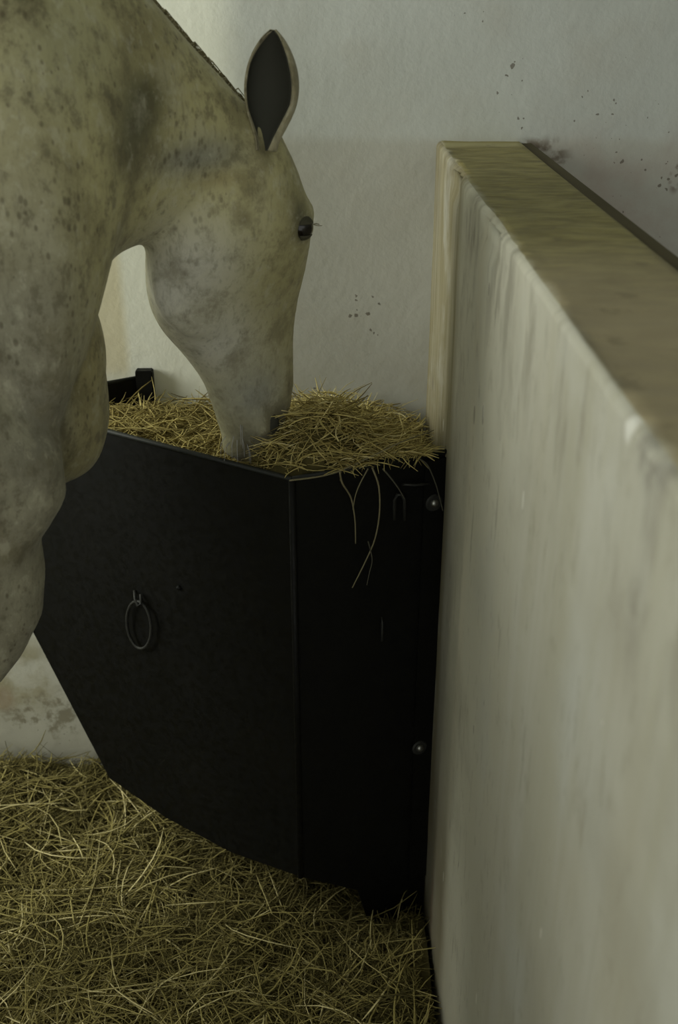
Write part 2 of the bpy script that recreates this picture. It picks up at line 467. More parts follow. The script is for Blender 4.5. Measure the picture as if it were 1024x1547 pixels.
# Cc is above the left end of the sloping lower edge
Cl = Vector((Cc.x, Cc.y, P1.z))
manger = bpy.data.objects.new('corner_manger', None)
manger.location = (0.0, 1.8, 0.0)
link(manger)
bpy.context.view_layer.update()
tag(manger, 'black painted steel corner manger full of hay between partition and back wall', 'manger')
bm = bmesh.new(); plate(bm, [B, Bl, P3, P2b, P2, P1, Cc], nBC, 0.004)
bm_obj('front_panel', bm, M_black, manger)
bm = bmesh.new(); plate(bm, [B, A2, Vector((PX - 0.002, A2.y, P6.z)), P5, P4, Bl], nAB, 0.004)
bm_obj('side_panel', bm, M_black, manger)
bm = bmesh.new()
plate(bm, [Cc, Cl, Vector((E.x, E.y, Cl.z - 0.02)), E], nCE, 0.004)
bm_obj('side_panel', bm, M_black, manger)
# trough floor that carries the hay
zf = 0.80
def lerp(a, b, t): return a + (b - a) * t
inner = [Vector((p.x, p.y, zf)) for p in (B, A2, Vector((PX - 0.004, WY - 0.012, 0)), E, Cc)]
ce = sum(inner, Vector()) / 5
bm = bmesh.new(); plate(bm, [lerp(p, ce, 0.03) for p in inner], (0, 0, 1), 0.004)
bm_obj('trough_floor', bm, M_black, manger)
# rolled rims
for (a, b) in ((B, A2), (B, Cc), (Cc, E)):
    bm = bmesh.new(); tube(bm, [a + Vector((0, 0, -0.002)), lerp(a, b, .5) + Vector((0, 0, -0.002)), b + Vector((0, 0, -0.002))], 0.0045, 10)
    bm_obj('rim', bm, M_rim, manger, True)
# fold along the front corner
bm = bmesh.new(); tube(bm, [B + Vector((0, 0, -0.004)), Vector((B.x, B.y, (B.z + Bl.z) / 2)), Bl], 0.006, 10)
bm_obj('corner_edge', bm, M_black, manger, True)
# fixing flange on the back wall
f0 = at(205, 558, Y=WY - 0.014); f1 = at(231, 562, Y=WY - 0.014)
bm = bmesh.new(); box(bm, f0.x, f1.x, WY - 0.026, WY - 0.004, 0.80, f0.z)
bmesh.ops.bevel(bm, geom=bm.edges[:], offset=0.002, segments=2, affect='EDGES')
fl = bm_obj('wall_flange', bm, M_black, manger)
# vertical flange beside the partition with two bolts
fa, fb = onAB(641, 690), onAB(672, 690)
off = nAB * 0.004
zt = RIM - 0.012
bm = bmesh.new(); plate(bm, [Vector((fa.x, fa.y, zt)) + off, Vector((A2.x, A2.y, zt)) + off, Vector((A2.x, A2.y, 0.12)) + off, Vector((fa.x, fa.y, 0.12)) + off], nAB, 0.004)
flange = bm_obj('fixing_strip', bm, M_black, manger)
for (x, y) in ((656, 760), (634, 1130)):
    p = at(x, y, plane=(B + nAB * 0.008, nAB))
    bm = bmesh.new()
    bmesh.ops.create_uvsphere(bm, u_segments=16, v_segments=10, radius=0.0075)
    for v in bm.verts: v.co.z *= 0.9
    M = Matrix.Translation(p) @ nAB.to_track_quat('Z', 'Y').to_matrix().to_4x4()
    bmesh.ops.transform(bm, matrix=M, verts=bm.verts)
    bolt = bm_obj('bolt', bm, M_bolt, manger, True)
    bm = bmesh.new()
    bmesh.ops.create_cone(bm, segments=24, radius1=0.016, radius2=0.014, depth=0.003, cap_ends=True)
    M = Matrix.Translation(at(x, y, plane=(B + nAB * 0.0055, nAB))) @ nAB.to_track_quat('Z', 'Y').to_matrix().to_4x4()
    bmesh.ops.transform(bm, matrix=M, verts=bm.verts)
    w = bm_obj('washer', bm, M_ring, bolt)
# catch with a bar and a staple near the top of the side panel
def pAB(x, y, o): return at(x, y, plane=(B + nAB * o, nAB))
bm = bmesh.new(); tube(bm, [pAB(608, 732, 0.002), pAB(612, 732, 0.011), pAB(628, 733, 0.013), pAB(644, 731, 0.011), pAB(648, 731, 0.002)], 0.0022, 8)
bm_obj('catch_bar', bm, M_ring, manger, True)
bm = bmesh.new(); tube(bm, [pAB(596, 785, 0.002), pAB(596, 755, 0.009), pAB(600, 747, 0.010), pAB(607, 747, 0.010), pAB(611, 755, 0.009), pAB(611, 785, 0.002)], 0.003, 8)
bm_obj('catch_staple', bm, M_ring, manger, True)
bm = bmesh.new(); tube(bm, [pAB(577, 932, 0.002), pAB(577, 940, 0.006), pAB(577, 962, 0.006), pAB(577, 968, 0.002)], 0.0022, 8)
bm_obj('catch_staple', bm, M_ring, manger, True)
# tie ring on the front panel
def pBC(x, y, o): return at(x, y, plane=(B + nBC * o, nBC))
pts = []
for k in range(28):
    a = k / 28 * 2 * math.pi
    px_, py_ = math.cos(a) * 18, math.sin(a) * 36
    th = -0.12
    pts.append(pBC(210 + px_ * math.cos(th) - py_ * math.sin(th) * -1 * -1, 944 + px_ * math.sin(th) + py_ * math.cos(th), 0.009))
bm = bmesh.new(); tube(bm, pts, 0.0030, 8, True)
ring = bm_obj('tie_ring', bm, M_ring, manger, True)
bm = bmesh.new(); tube(bm, [pBC(203, 892, 0.002), pBC(204, 905, 0.010), pBC(208, 916, 0.014), pBC(213, 912, 0.013), pBC(212, 898, 0.004)], 0.0028, 8)
bm_obj('ring_staple', bm, M_ring, ring, True)
bm = bmesh.new(); bmesh.ops.create_uvsphere(bm, u_segments=12, v_segments=8, radius=0.005)
bmesh.ops.transform(bm, matrix=Matrix.Translation(pBC(270, 888, 0.0015)), verts=bm.verts)
bm_obj('rivet', bm, M_black, manger, True)

# ------------------------------------------------------------------ hay
def strands(name, P, L, rad, tilt, mat, tint, parent=None, bend=0.25, az=None, planes=None, n_check=0):
    n = len(P)
    az = rng.uniform(0, 2 * np.pi, n) if az is None else az
    el = rng.normal(0, tilt, n)
    D = np.stack([np.cos(az) * np.cos(el), np.sin(az) * np.cos(el), np.sin(el)], 1)
    S = np.stack([-np.sin(az), np.cos(az), np.zeros(n)], 1)
    U = np.cross(D, S)
    bs = rng.normal(0, bend, n)[:, None]; bu = rng.normal(0, bend * 0.5, n)[:, None] - 0.12
    K = 6
    T = np.linspace(-0.5, 0.5, K)
    V = np.empty((n, K, 3, 3))
    C = np.empty((n, K, 3))
    for k, t in enumerate(T):
        C[:, k] = P + (D * t + (S * bs + U * bu) * (t * t * 1.6)) * L[:, None]
    if planes:
        bad = np.zeros(n, bool)
        for (q, nn) in planes:
            dd = (C - np.array(q)) @ np.array(nn)
            bad |= ((dd > -0.004) & (C[..., 2] < RIM + 0.003)).any(1)
        bad[n_check:] = False
        C = C[~bad]; S = S[~bad]; U = U[~bad]; rad = rad[~bad]; tint = tint[~bad]; V = V[~bad]; n = len(C)
    for k in range(K):
        r = rad * (1.0 if 0 < k < K - 1 else 0.45)
        for j in range(3):
            a = j * 2 * np.pi / 3 + 0.4
            V[:, k, j] = C[:, k] + (S * math.cos(a) + U * math.sin(a)) * r[:, None]
    verts = V.reshape(-1, 3)
    base = (np.arange(n) * K * 3)[:, None, None, None]
    kk = np.arange(K - 1)[None, :, None, None] * 3
    jj = np.arange(3)[None, None, :]
    q = np.stack([jj, (jj + 1) % 3, (jj + 1) % 3 + 3, jj + 3], -1)
    F = (base + kk + q).reshape(-1, 4)
    me = bpy.data.meshes.new(name)
    me.vertices.add(len(verts)); me.vertices.foreach_set('co', verts.ravel())
    me.loops.add(F.size); me.loops.foreach_set('vertex_index', F.ravel().astype(np.int32))
    me.polygons.add(len(F)); me.polygons.foreach_set('loop_start', np.arange(0, F.size, 4, dtype=np.int32))
    me.polygons.foreach_set('loop_total', np.full(len(F), 4, dtype=np.int32))
    me.update(calc_edges=True); me.validate()
    at_ = me.attributes.new('tint', 'FLOAT', 'POINT')
    at_.data.foreach_set('value', np.repeat(tint, K * 3).astype(np.float32))
    me.materials.append(mat)
    o = bpy.data.objects.new(name, me)
    return link(o, parent)

def bed_h(x, y):
    h = 0.085 + 0.022 * noise.noise(Vector((x * 5, y * 5, 1))) + 0.012 * noise.noise(Vector((x * 13, y * 13, 3)))
    h += 0.045 * max(0, min(1, (-0.50 - x) / 0.35)) * max(0, min(1, (y - 1.3) / 0.5))   # banked against the back wall on the left
    h += 0.03 * math.exp(-((x + 0.45) ** 2 + (y - 1.45) ** 2) / 0.06)
    h -= 0.085 * math.exp(-(((x - 0.10) / 0.16) ** 2 + ((y - 1.66) / 0.15) ** 2))
    h += 0.05 * math.exp(-(((x - 0.15) / 0.10) ** 2 + ((y - 1.15) / 0.16) ** 2))
    h += 0.030 * noise.noise(Vector((x * 20, y * 26, 5)))
    return max(h, 0.008)
def bedding():
    x0, x1, y0, y1 = -2.58, PX - 0.009, -1.15, WY - 0.016
    nx, ny = 110, 130
    V = [(x0 + (x1 - x0) * i / nx, y0 + (y1 - y0) * j / ny, 0) for i in range(nx + 1) for j in range(ny + 1)]
    V = [(x, y, bed_h(x, y) - 0.004) for x, y, _ in V]
    F = [(i * (ny + 1) + j, (i + 1) * (ny + 1) + j, (i + 1) * (ny + 1) + j + 1, i * (ny + 1) + j + 1) for i in range(nx) for j in range(ny)]
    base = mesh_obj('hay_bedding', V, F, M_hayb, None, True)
    set_origin(base, (-0.6, 1.2, 0.0))
    tag(base, 'loose layer of hay bedding spread over the stall floor', 'hay', kind='stuff')
    bpy.context.view_layer.update()
    n = 20000
    x = rng.uniform(-1.15, x1 - 0.01, n); y = rng.uniform(0.95, WY - 0.02, n)
    # thinner cover over the rest of the stall
    xo = rng.uniform(-2.5, x1 - 0.01, 26000); yo = rng.uniform(-1.1, WY - 0.02, 26000)
    ko = (xo < -1.15) | (yo < 0.95)
    x = np.concatenate([x, xo[ko]]); y = np.concatenate([y, yo[ko]]); n = len(x)
    z = np.array([bed_h(a, b) for a, b in zip(x, y)]) + np.abs(rng.normal(0, 0.010, n)) + 0.001
    L = np.clip(rng.lognormal(math.log(0.080), 0.55, n), 0.03, 0.26)
    az = rng.vonmises(0.25, 0.5, n)
    half = 0.5 * L * np.abs(np.cos(az)); x = np.minimum(x, x1 - half - 0.003)
    halfy = 0.5 * L * np.abs(np.sin(az)); y = np.minimum(y, WY - 0.01 - halfy)
    r = np.where(rng.random(n) < 0.25, rng.uniform(0.0012, 0.0020, n), rng.uniform(0.0006, 0.0012, n))
    r = np.where(np.arange(n) < 20000, r, r * 1.7)
    tint = np.clip(rng.beta(1.1, 1.9, n) + 0.25 * (np.exp(-((x + 0.45) ** 2 + (y - 1.25) ** 2) / 0.12) - 0.35), 0, 1)
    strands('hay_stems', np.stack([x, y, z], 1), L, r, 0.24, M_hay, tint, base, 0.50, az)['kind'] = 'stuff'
bedding()
def long_stems():
    base = bpy.data.objects['hay_bedding']
    n = 900
    x = rng.uniform(-1.1, PX - 0.05, n); y = rng.uniform(1.0, WY - 0.05, n)
    L = rng.uniform(0.12, 0.30, n); az = rng.vonmises(0.3, 0.6, n)
    x = np.minimum(x, PX - 0.02 - 0.5 * L * np.abs(np.cos(az))); y = np.minimum(y, WY - 0.02 - 0.5 * L * np.abs(np.sin(az)))
    # none of the long ones under the low tip of the manger
    keep = ~((x > -0.35) & (y > 1.42)); x, y, L, az = x[keep], y[keep], L[keep], az[keep]; n = len(x)
    z = np.array([bed_h(a, b) for a, b in zip(x, y)]) + rng.uniform(0.006, 0.03, n)
    strands('long_hay_stems', np.stack([x, y, z], 1), L, rng.uniform(0.0011, 0.0020, n), 0.13, M_hay, rng.uniform(0.35, 1.0, n), base, 0.35, az)['kind'] = 'stuff'
long_stems()

def in_poly(x, y, poly):
    c = False; n = len(poly)
    for i in range(n):
        a, b = poly[i], poly[(i + 1) % n]
        if (a.y > y) != (b.y > y) and x < (b.x - a.x) * (y - a.y) / (b.y - a.y) + a.x: c = not c
    return c
def man_h(x, y):
    z = RIM - 0.065
    px = B.x
    z += 0.115 * math.exp(-(((x - (px + 0.045)) / 0.105) ** 2 + ((y - 1.70) / 0.13) ** 2))
    z += 0.075 * math.exp(-(((x - (px + 0.045)) / 0.10) ** 2 + ((y - 1.60) / 0.05) ** 2))
    z += 0.022 * math.exp(-(((x - (px + 0.17)) / 0.07) ** 2 + ((y - 1.66) / 0.06) ** 2))
    z += 0.02 * math.exp(-(((x - (px - 0.32)) / 0.12) ** 2 + ((y - 1.85) / 0.10) ** 2))
    z -= 0.012 * math.exp(-(((x - (px - 0.065)) / 0.05) ** 2 + ((y - 1.66) / 0.07) ** 2))
    z -= 0.040 * max(0.0, min(1.0, (x - (px + 0.13)) / 0.10))
    return z + 0.01 * noise.noise(Vector((x * 12, y * 12, 8)))
def manger_hay():
    poly = [Vector((p.x, p.y, 0)) for p in inner]
    cen = sum(poly, Vector()) / 5
    poly = [lerp(p, cen, 0.03) for p in poly]
    # solid heap: boundary ring loft toward the inside
    bm = bmesh.new()
    st = 0.012
    grid = {}
    xs = np.arange(min(p.x for p in poly), max(p.x for p in poly), st); ys = np.arange(min(p.y for p in poly), max(p.y for p in poly), st)
    for i, x in enumerate(xs):
        for j, y in enumerate(ys):
            if in_poly(x, y, poly): grid[i, j] = bm.verts.new((x, y, man_h(x, y) - 0.012))
    for (i, j) in list(grid):
        if all(k in grid for k in ((i + 1, j), (i + 1, j + 1), (i, j + 1))):
            bm.faces.new((grid[i, j], grid[i + 1, j], grid[i + 1, j + 1], grid[i, j + 1]))
    r = bmesh.ops.extrude_face_region(bm, geom=bm.faces[:])
    for v in r['geom']:
        if isinstance(v, bmesh.types.BMVert): v.co.z = zf + 0.004
    loose = [v for v in bm.verts if not v.link_faces]
    bmesh.ops.delete(bm, geom=loose, context='VERTS')
    base = bm_obj('manger_hay', bm, M_hayb, None, False)
    set_origin(base, (-0.1, 1.8, zf + 0.004))
    tag(base, 'heap of loose hay filling the black manger under the horse muzzle', 'hay', kind='stuff')
    bpy.context.view_layer.update()
    pts = []
    while len(pts) < 7500:
        x = rng.uniform(xs[0], xs[-1]); y = rng.uniform(ys[0], ys[-1])
        if in_poly(x, y, poly): pts.append((x, y, man_h(x, y) - 0.004 + abs(rng.normal(0, 0.014))))
    P = np.array(pts); n = len(P)
    L = np.clip(rng.lognormal(math.log(0.065), 0.4, n), 0.025, 0.15)
    az = rng.vonmises(0.5, 0.7, n)
    P[:, 0] = np.minimum(P[:, 0], PX - 0.006 - 0.5 * L * np.abs(np.cos(az)))
    P[:, 1] = np.minimum(P[:, 1], WY - 0.01 - 0.5 * L * np.abs(np.sin(az)))
    # keep the stalks behind the front plates unless they lie above the rim
    for i in range(n):
        if P[i, 2] < RIM + 0.004:
            for (q, nn) in ((B, nBC), (B, nAB), (Cc, nCE)):
                ext = 0.5 * L[i] * (0.45 + abs(math.cos(az[i]) * nn.x + math.sin(az[i]) * nn.y)) + 0.014
                d = (Vector(P[i]) - q).dot(nn)
                if d > -ext:
                    P[i, 0] -= nn.x * (d + ext); P[i, 1] -= nn.y * (d + ext)
    P[:, 0] = np.minimum(P[:, 0], PX - 0.006 - 0.5 * L * np.abs(np.cos(az)))
    n0 = n
    # wisps lying across the rim of the side panel
    m = 260
    tt = rng.uniform(0.22, 0.85, m)
    q = np.array(B)[None] + (np.array(A2) - np.array(B))[None] * tt[:, None]
    o_ = rng.uniform(-0.03, 0.010, m)
    q = q + np.array(nAB)[None] * o_[:, None]
    q[:, 2] = RIM + 0.006 + np.abs(rng.normal(0, 0.012, m)) * (tt < 0.75)
    P = np.concatenate([P, q]); L = np.concatenate([L, rng.uniform(0.03, 0.09, m)]); az = np.concatenate([az, rng.normal(0.35, 0.5, m)])
    n = len(P)
    P[:, 0] = np.minimum(P[:, 0], PX - 0.006 - 0.5 * L * np.abs(np.cos(az)))
    r_ = np.where(rng.random(n) < 0.25, rng.uniform(0.0011, 0.0018, n), rng.uniform(0.0006, 0.0011, n))
    tint = np.clip(rng.beta(1.8, 1.9, n) - 0.2 * (P[:, 0] < B.x - 0.1), 0, 1)
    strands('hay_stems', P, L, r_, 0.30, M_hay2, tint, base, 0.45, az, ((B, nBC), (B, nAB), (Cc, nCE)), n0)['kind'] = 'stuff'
manger_hay()

# single stalks hanging over the side panel
M_stalk = plain('dry_stalk', (0.20, 0.175, 0.095), 0.7)
M_stalkd = plain('dim_stalk', (0.085, 0.08, 0.055), 0.7)
def smooth_pts(pts, k=6):
    out = []
    n = len(pts)
    for i in range(n - 1):
        p0 = pts[max(i - 1, 0)]; p1 = pts[i]; p2 = pts[i + 1]; p3 = pts[min(i + 2, n - 1)]
        for j in range(k):
            t = j / k
            out.append(0.5 * ((2 * p1) + (p2 - p0) * t + (2 * p0 - 5 * p1 + 4 * p2 - p3) * t * t + (3 * p1 - p0 - 3 * p2 + p3) * t ** 3))
    out.append(pts[-1]); return out
def stalk(px, offs, r, lab, mat=M_stalk, start=None):
    pts = [pAB(x, y, o) for (x, y), o in zip(px, offs)]
    if start is not None: pts = [start] + pts
    pts = smooth_pts(pts)
    bm = bmesh.new(); tube(bm, pts, [r * (1 - 0.4 * i / len(pts)) for i in range(len(pts))], 6)
    o = bm_obj('hay_stalk', bm, mat, None, True)
    set_origin(o, pts[0])
    tag(o, lab, 'hay stalk', 'stalks hanging over the manger side')
G = 'black side of the manger'
stalk([(513, 712), (517, 730), (530, 752), (536, 785), (537, 821)], [.010, .014, .010, .008, .006], .0017, 'short thick hay stalk hanging straight down the manger side, leftmost of the hanging stalks')
stalk([(556, 708), (545, 728), (537, 748), (533, 770)], [.012, .014, .012, .010], .0013, 'thin hay stalk crossing down left to meet the short hanging stalk')
stalk([(562, 706), (572, 735), (573, 775), (566, 815), (551, 850), (532, 888)], [.012, .020, .018, .014, .012, .010], .0017, 'longest hanging hay stalk, curving down and left below the manger rim')
stalk([(556, 818), (562, 845), (558, 865), (554, 884)], [.020, .013, .010, .008], .0011, 'faint hay wisp forking off the lower end of the longest hanging stalk', M_stalkd)
stalk([(578, 708), (590, 722), (602, 738), (612, 756)], [.012, .016, .018, .010], .0016, 'dim hay stalk slanting down right beside the catch bar', M_stalkd)
stalk([(628, 690), (645, 702), (657, 728), (664, 752), (669, 772)], [.014, .016, .016, .014, .012], .0014, 'hay stalk arching down past the upper bolt next to the partition', M_stalkd)
stalk([(437, 726), (500, 716), (560, 690), (606, 668), (655, 650)], [.008, .012, .012, .010, -.05], .0014, 'long pale hay stalk lying along the manger rim toward the partition')

# ------------------------------------------------------------------ the horse
HD = math.radians(25)
Hd = Vector((math.cos(HD), math.sin(HD), 0)); Hs = Vector((math.sin(HD), -math.cos(HD), 0))   # heading, near side
FA = math.radians(34)
Fd = Vector((math.cos(FA), math.sin(FA), 0)); Fs = Vector((math.sin(FA), -math.cos(FA), 0))   # face direction, near cheek side
UP = Vector((0, 0, 1))
hb = bmesh.new()
def loft(rings, n=28):
    """rings: (centre, u vector, v vector, power) ; closed ends"""
    R = []
    for (c, u, v, p) in rings:
        row = []
        for k in range(n):
            a = 2 * math.pi * k / n
            ca, sa = math.cos(a), math.sin(a)
            x = math.copysign(abs(ca) ** (2 / p), ca); y = math.copysign(abs(sa) ** (2 / p), sa)
            row.append(hb.verts.new(c + u * x + v * y))
        R.append(row)
    for i in range(len(R) - 1):
        for k in range(n):
            hb.faces.new((R[i][k], R[i][(k + 1) % n], R[i + 1][(k + 1) % n], R[i + 1][k]))
    hb.faces.new(R[0][::-1]); hb.faces.new(R[-1])
def spline(rows, k=4):
    """rows of equal-length float lists -> catmull-rom resampled"""
    out = []; n = len(rows)
    rows = [np.array(r, float) for r in rows]
    for i in range(n - 1):
        p0, p1, p2, p3 = rows[max(i - 1, 0)], rows[i], rows[i + 1], rows[min(i + 2, n - 1)]
        for j in range(k):
            t = j / k
            out.append(0.5 * (2 * p1 + (p2 - p0) * t + (2 * p0 - 5 * p1 + 4 * p2 - p3) * t * t + (3 * p1 - p0 - 3 * p2 + p3) * t ** 3))
    out.append(rows[-1]); return out
def pair_loft(rows, sdir, power=2.2):
    """rows: (Pa(3), Pb(3), s, dummy)"""
    data = [[*a, *b, s] for (a, b, s) in rows]
    rings = []
    for r in spline(data):
        a, b, s = Vector(r[0:3]), Vector(r[3:6]), max(r[6], 0.004)
        rings.append(((a + b) / 2, (a - b) / 2, sdir * s, power))
    loft(rings)
def blob(c, ru, rv, rw, u, v, w):
    m = Matrix((u * ru, v * rv, w * rw)).transposed().to_4x4(); m.translation = c
    r = bmesh.ops.create_uvsphere(hb, u_segments=24, v_segments=14, radius=1.0)
    bmesh.ops.transform(hb, matrix=m, verts=r['verts'])

# --- head, rows measured from the face line and the jaw line
ta = math.tan(FA)
def head_row(fx, fy, jx, jy, s, yc):
    f0 = at(fx, fy, Y=yc); j0 = at(jx, jy, Y=yc)
    w = (f0.x - j0.x) / 2
    f = at(fx, fy, Y=yc + w * ta); j = at(jx, jy, Y=yc - w * ta)
    return (f, j, s)
rows = [head_row(402, 158, 352, 165, 0.025, 1.535),
        head_row(414, 200, 325, 215, 0.055, 1.535),
        head_row(434, 250, 285, 270, 0.080, 1.54),
        head_row(449, 300, 255, 320, 0.088, 1.545),
        head_row(456, 345, 232, 370, 0.088, 1.55),
        head_row(450, 400, 226, 415, 0.080, 1.56),
        head_row(441, 450, 228, 458, 0.070, 1.575),
        head_row(437, 500, 246, 500, 0.060, 1.59),
        head_row(438, 545, 278, 537, 0.050, 1.605),
        head_row(438, 590, 308, 578, 0.044, 1.62),
        head_row(428, 628, 324, 620, 0.042, 1.635),
        head_row(410, 660, 336, 655, 0.038, 1.65),
        head_row(394, 684, 345, 682, 0.030, 1.655),
        head_row(380, 700, 354, 696, 0.018, 1.655)]
pair_loft(rows, Fs, 2.35)
hc = lambda x, y, Y: at(x, y, Y=Y)
# cheek muscle, brow, cheekbone ridge, nostril rim, chin
blob(hc(312, 425, 1.51), 0.088, 0.028, 0.085, Fd, Fs, UP)
blob(hc(446, 322, 1.545), 0.034, 0.024, 0.022, Fd, Fs, UP)
blob(hc(452, 345, 1.545), 0.024, 0.020, 0.026, Fd, Fs, UP)
blob(hc(400, 350, 1.545), 0.026, 0.010, 0.130, Fd, Fs, (UP + Fd * -0.1).normalized())
blob(hc(398, 645, 1.60), 0.018, 0.012, 0.024, Fd, Fs, UP)
blob(hc(350, 676, 1.615), 0.018, 0.022, 0.020, Fd, Fs, UP)
# poll / ear root muscle
blob(hc(404, 250, 1.505), 0.026, 0.022, 0.034, Fd, Fs, UP)

# --- neck
rows = []
for (cx, cy, ux, uy, s, Y) in ((405, 175, 262, 328, 0.055, 1.535), (372, 158, 226, 358, 0.075, 1.525), (325, 108, 192, 372, 0.085, 1.505),
                              (280, 60, 156, 392, 0.092, 1.48), (228, 0, 128, 434, 0.100, 1.45), (150, -85, 125, 492, 0.115, 1.42),
                              (60, -125, 100, 570, 0.130, 1.37), (-60, -110, 40, 680, 0.13, 1.31)):
    rows.append((at(cx, cy, Y=Y + 0.02), at(ux, uy, Y=Y - 0.02), s))
Sn = ((Hs + Fs) / 2).normalized()
P0 = at(140, 610, Y=1.46)
zc = P0.z
def S(t, side, dz): return P0 - Hd * t + Hs * side + UP * dz     # trunk-based coordinates
rows += [(S(0.30, 0.03, 0.53), S(0.30, 0.03, -0.05), 0.13), (S(0.52, 0, 0.435), S(0.50, 0, -0.08), 0.12), (S(0.78, 0, 0.40), S(0.75, 0, -0.08), 0.09), (S(1.0, 0, 0.34), S(1.0, 0, -0.05), 0.05)]
pair_loft(rows, Sn, 2.1)
# breast
blob(at(68, 530, Y=1.40), 0.082, 0.10, 0.13, Hd, Hs, UP)
# --- trunk
def T(t, dz, hw, hh):
    return (P0 - Hd * t + UP * dz, hw, hh)
tr = [T(-0.02, 0.03, 0.03, 0.06), T(0.02, 0.03, 0.11, 0.12), T(0.10, 0.06, 0.17, 0.165), T(0.25, 0.10, 0.215, 0.225), T(0.45, 0.06, 0.24, 0.345), T(0.75, 0.05, 0.27, 0.36),
      T(1.1, 0.0, 0.30, 0.35), T(1.4, 0.03, 0.29, 0.34), T(1.62, 0.06, 0.27, 0.32), T(1.82, 0.06, 0.20, 0.24), T(1.92, 0.04, 0.08, 0.12)]
data = [[*c, hw, hh] for (c, hw, hh) in tr]
rings = []
for r in spline(data, 5):
    rings.append((Vector(r[:3]), UP * r[4], Hs * r[3], 2.1))
loft(rings, 40)
# shoulder blade and upper arm, near and far side
def limb(pts, k=4):
    """pts: (Vector, r_front, r_side)"""
    data = [[*p, a, b] for (p, a, b) in pts]
    rr = spline(data, k); rings = []
    for i, r in enumerate(rr):
        c = Vector(r[:3]); nx = Vector(rr[min(i + 1, len(rr) - 1)][:3]); pv = Vector(rr[max(i - 1, 0)][:3])
        t = (nx - pv).normalized(); s_ = Hs - t * Hs.dot(t); s_.normalize(); f = s_.cross(t).normalized()
        rings.append((c, f * max(r[3], .004), s_ * max(r[4], .004), 2.1))
    loft(rings, 24)
hoofs = []
for sgn in (1, -1):
    limb([(S(0.48, sgn * 0.13, 0.30), 0.06, 0.03), (S(0.38, sgn * 0.205, 0.22), 0.12, 0.06), (S(0.275, sgn * 0.210, 0.06), 0.125, 0.07),
          (S(0.160, sgn * 0.175, 0.00), 0.088, 0.075), (S(0.205, sgn * 0.165, -0.07), 0.09, 0.075), (S(0.25, sgn * 0.165, -0.18), 0.085, 0.075)])
    back = 0.0
    leg = [(S(0.228, sgn * 0.155, -0.08), 0.105, 0.078), (S(0.226, sgn * 0.15, -0.20), 0.100, 0.074), (S(0.300, sgn * 0.145, -0.32), 0.080, 0.062), (S(0.35, sgn * 0.14, -0.45), 0.062, 0.050), (S(0.42, sgn * 0.14, -0.58), 0.049, 0.043)]
    zk = zc - 0.66
    kx = 0.45
    leg += [(S(kx, sgn * 0.14, -0.66), 0.046, 0.045), (S(kx + 0.01, sgn * 0.14, -0.73), 0.038, 0.038), (S(kx + 0.03, sgn * 0.14, -0.83), 0.029, 0.026),
            (S(kx + 0.045, sgn * 0.14, 0.19 - zc), 0.028, 0.026), (S(kx + 0.05, sgn * 0.14, 0.15 - zc), 0.036, 0.034), (S(kx + 0.03, sgn * 0.14, 0.10 - zc), 0.030, 0.030), (S(kx + 0.015, sgn * 0.14, 0.07 - zc), 0.044, 0.044)]
    limb(leg, 3)
    hoofs.append(S(kx + 0.01, sgn * 0.14, -zc))
    hind = [(S(1.60, sgn * 0.15, 0.10), 0.17, 0.10), (S(1.62, sgn * 0.17, -0.08), 0.19, 0.11), (S(1.58, sgn * 0.17, -0.27), 0.15, 0.09), (S(1.66, sgn * 0.16, -0.42), 0.09, 0.06),
            (S(1.76, sgn * 0.155, -0.58), 0.058, 0.042), (S(1.79, sgn * 0.15, 0.55 - zc), 0.052, 0.036), (S(1.76, sgn * 0.15, 0.46 - zc), 0.040, 0.032), (S(1.73, sgn * 0.15, 0.32 - zc), 0.030, 0.027),
            (S(1.71, sgn * 0.15, 0.18 - zc), 0.033, 0.030), (S(1.68, sgn * 0.15, 0.11 - zc), 0.030, 0.030), (S(1.66, sgn * 0.15, 0.07 - zc), 0.044, 0.044)]
    limb(hind, 3)
    hoofs.append(S(1.65, sgn * 0.15, -zc))
bmesh.ops.recalc_face_normals(hb, faces=hb.faces)
me = bpy.data.meshes.new('tmp'); hb.to_mesh(me); hb.free()
tmp = bpy.data.objects.new('tmp', me); sc.collection.objects.link(tmp)
md = tmp.modifiers.new('r', 'REMESH'); md.mode = 'VOXEL'; md.voxel_size = 0.0075; md.adaptivity = 0
sm = tmp.modifiers.new('s', 'SMOOTH'); sm.factor = 0.5; sm.iterations = 20
dg = bpy.context.evaluated_depsgraph_get()
me2 = bpy.data.meshes.new_from_object(tmp.evaluated_get(dg))
bpy.data.objects.remove(tmp)
me2.name = 'horse'
me2.materials.clear()
me2.polygons.foreach_set('use_smooth', [True] * len(me2.polygons))

# --- coat colours: broad markings of a flea-bitten grey, and a dark neck patch
bmt = bmesh.new(); bmt.from_mesh(me2)
bvh = BVHTree.FromBMesh(bmt); bmt.free()
CAM = Vector((0, 0, CZ))
def hit(px, py):
    loc, nrm, idx, dist = bvh.ray_cast(CAM, ray(px, py))
    return (loc, nrm) if loc else (at(px, py, Y=1.5), -ray(px, py))
nv = len(me2.vertices)
co = np.empty(nv * 3, np.float32); me2.vertices.foreach_get('co', co); co = co.reshape(-1, 3).astype(float)
col = np.tile(np.array([0.42, 0.385, 0.195]), (nv, 1))
def mark(p, rad, c, k, st=(1, 1, 1)):
    global col
    d = ((co - np.array(p)) / (rad * np.array(st)))
    w = np.exp(-(d ** 2).sum(1) * 1.2) * k
    col = col * (1 - w[:, None]) + np.array(c) * w[:, None]
def mk(x, y, rad, c, k, st=(1, 1, 1)): mark(hit(x, y)[0], rad, c, k, st)
GREY = (0.245, 0.232, 0.175); BLUE = (0.56, 0.55, 0.49)
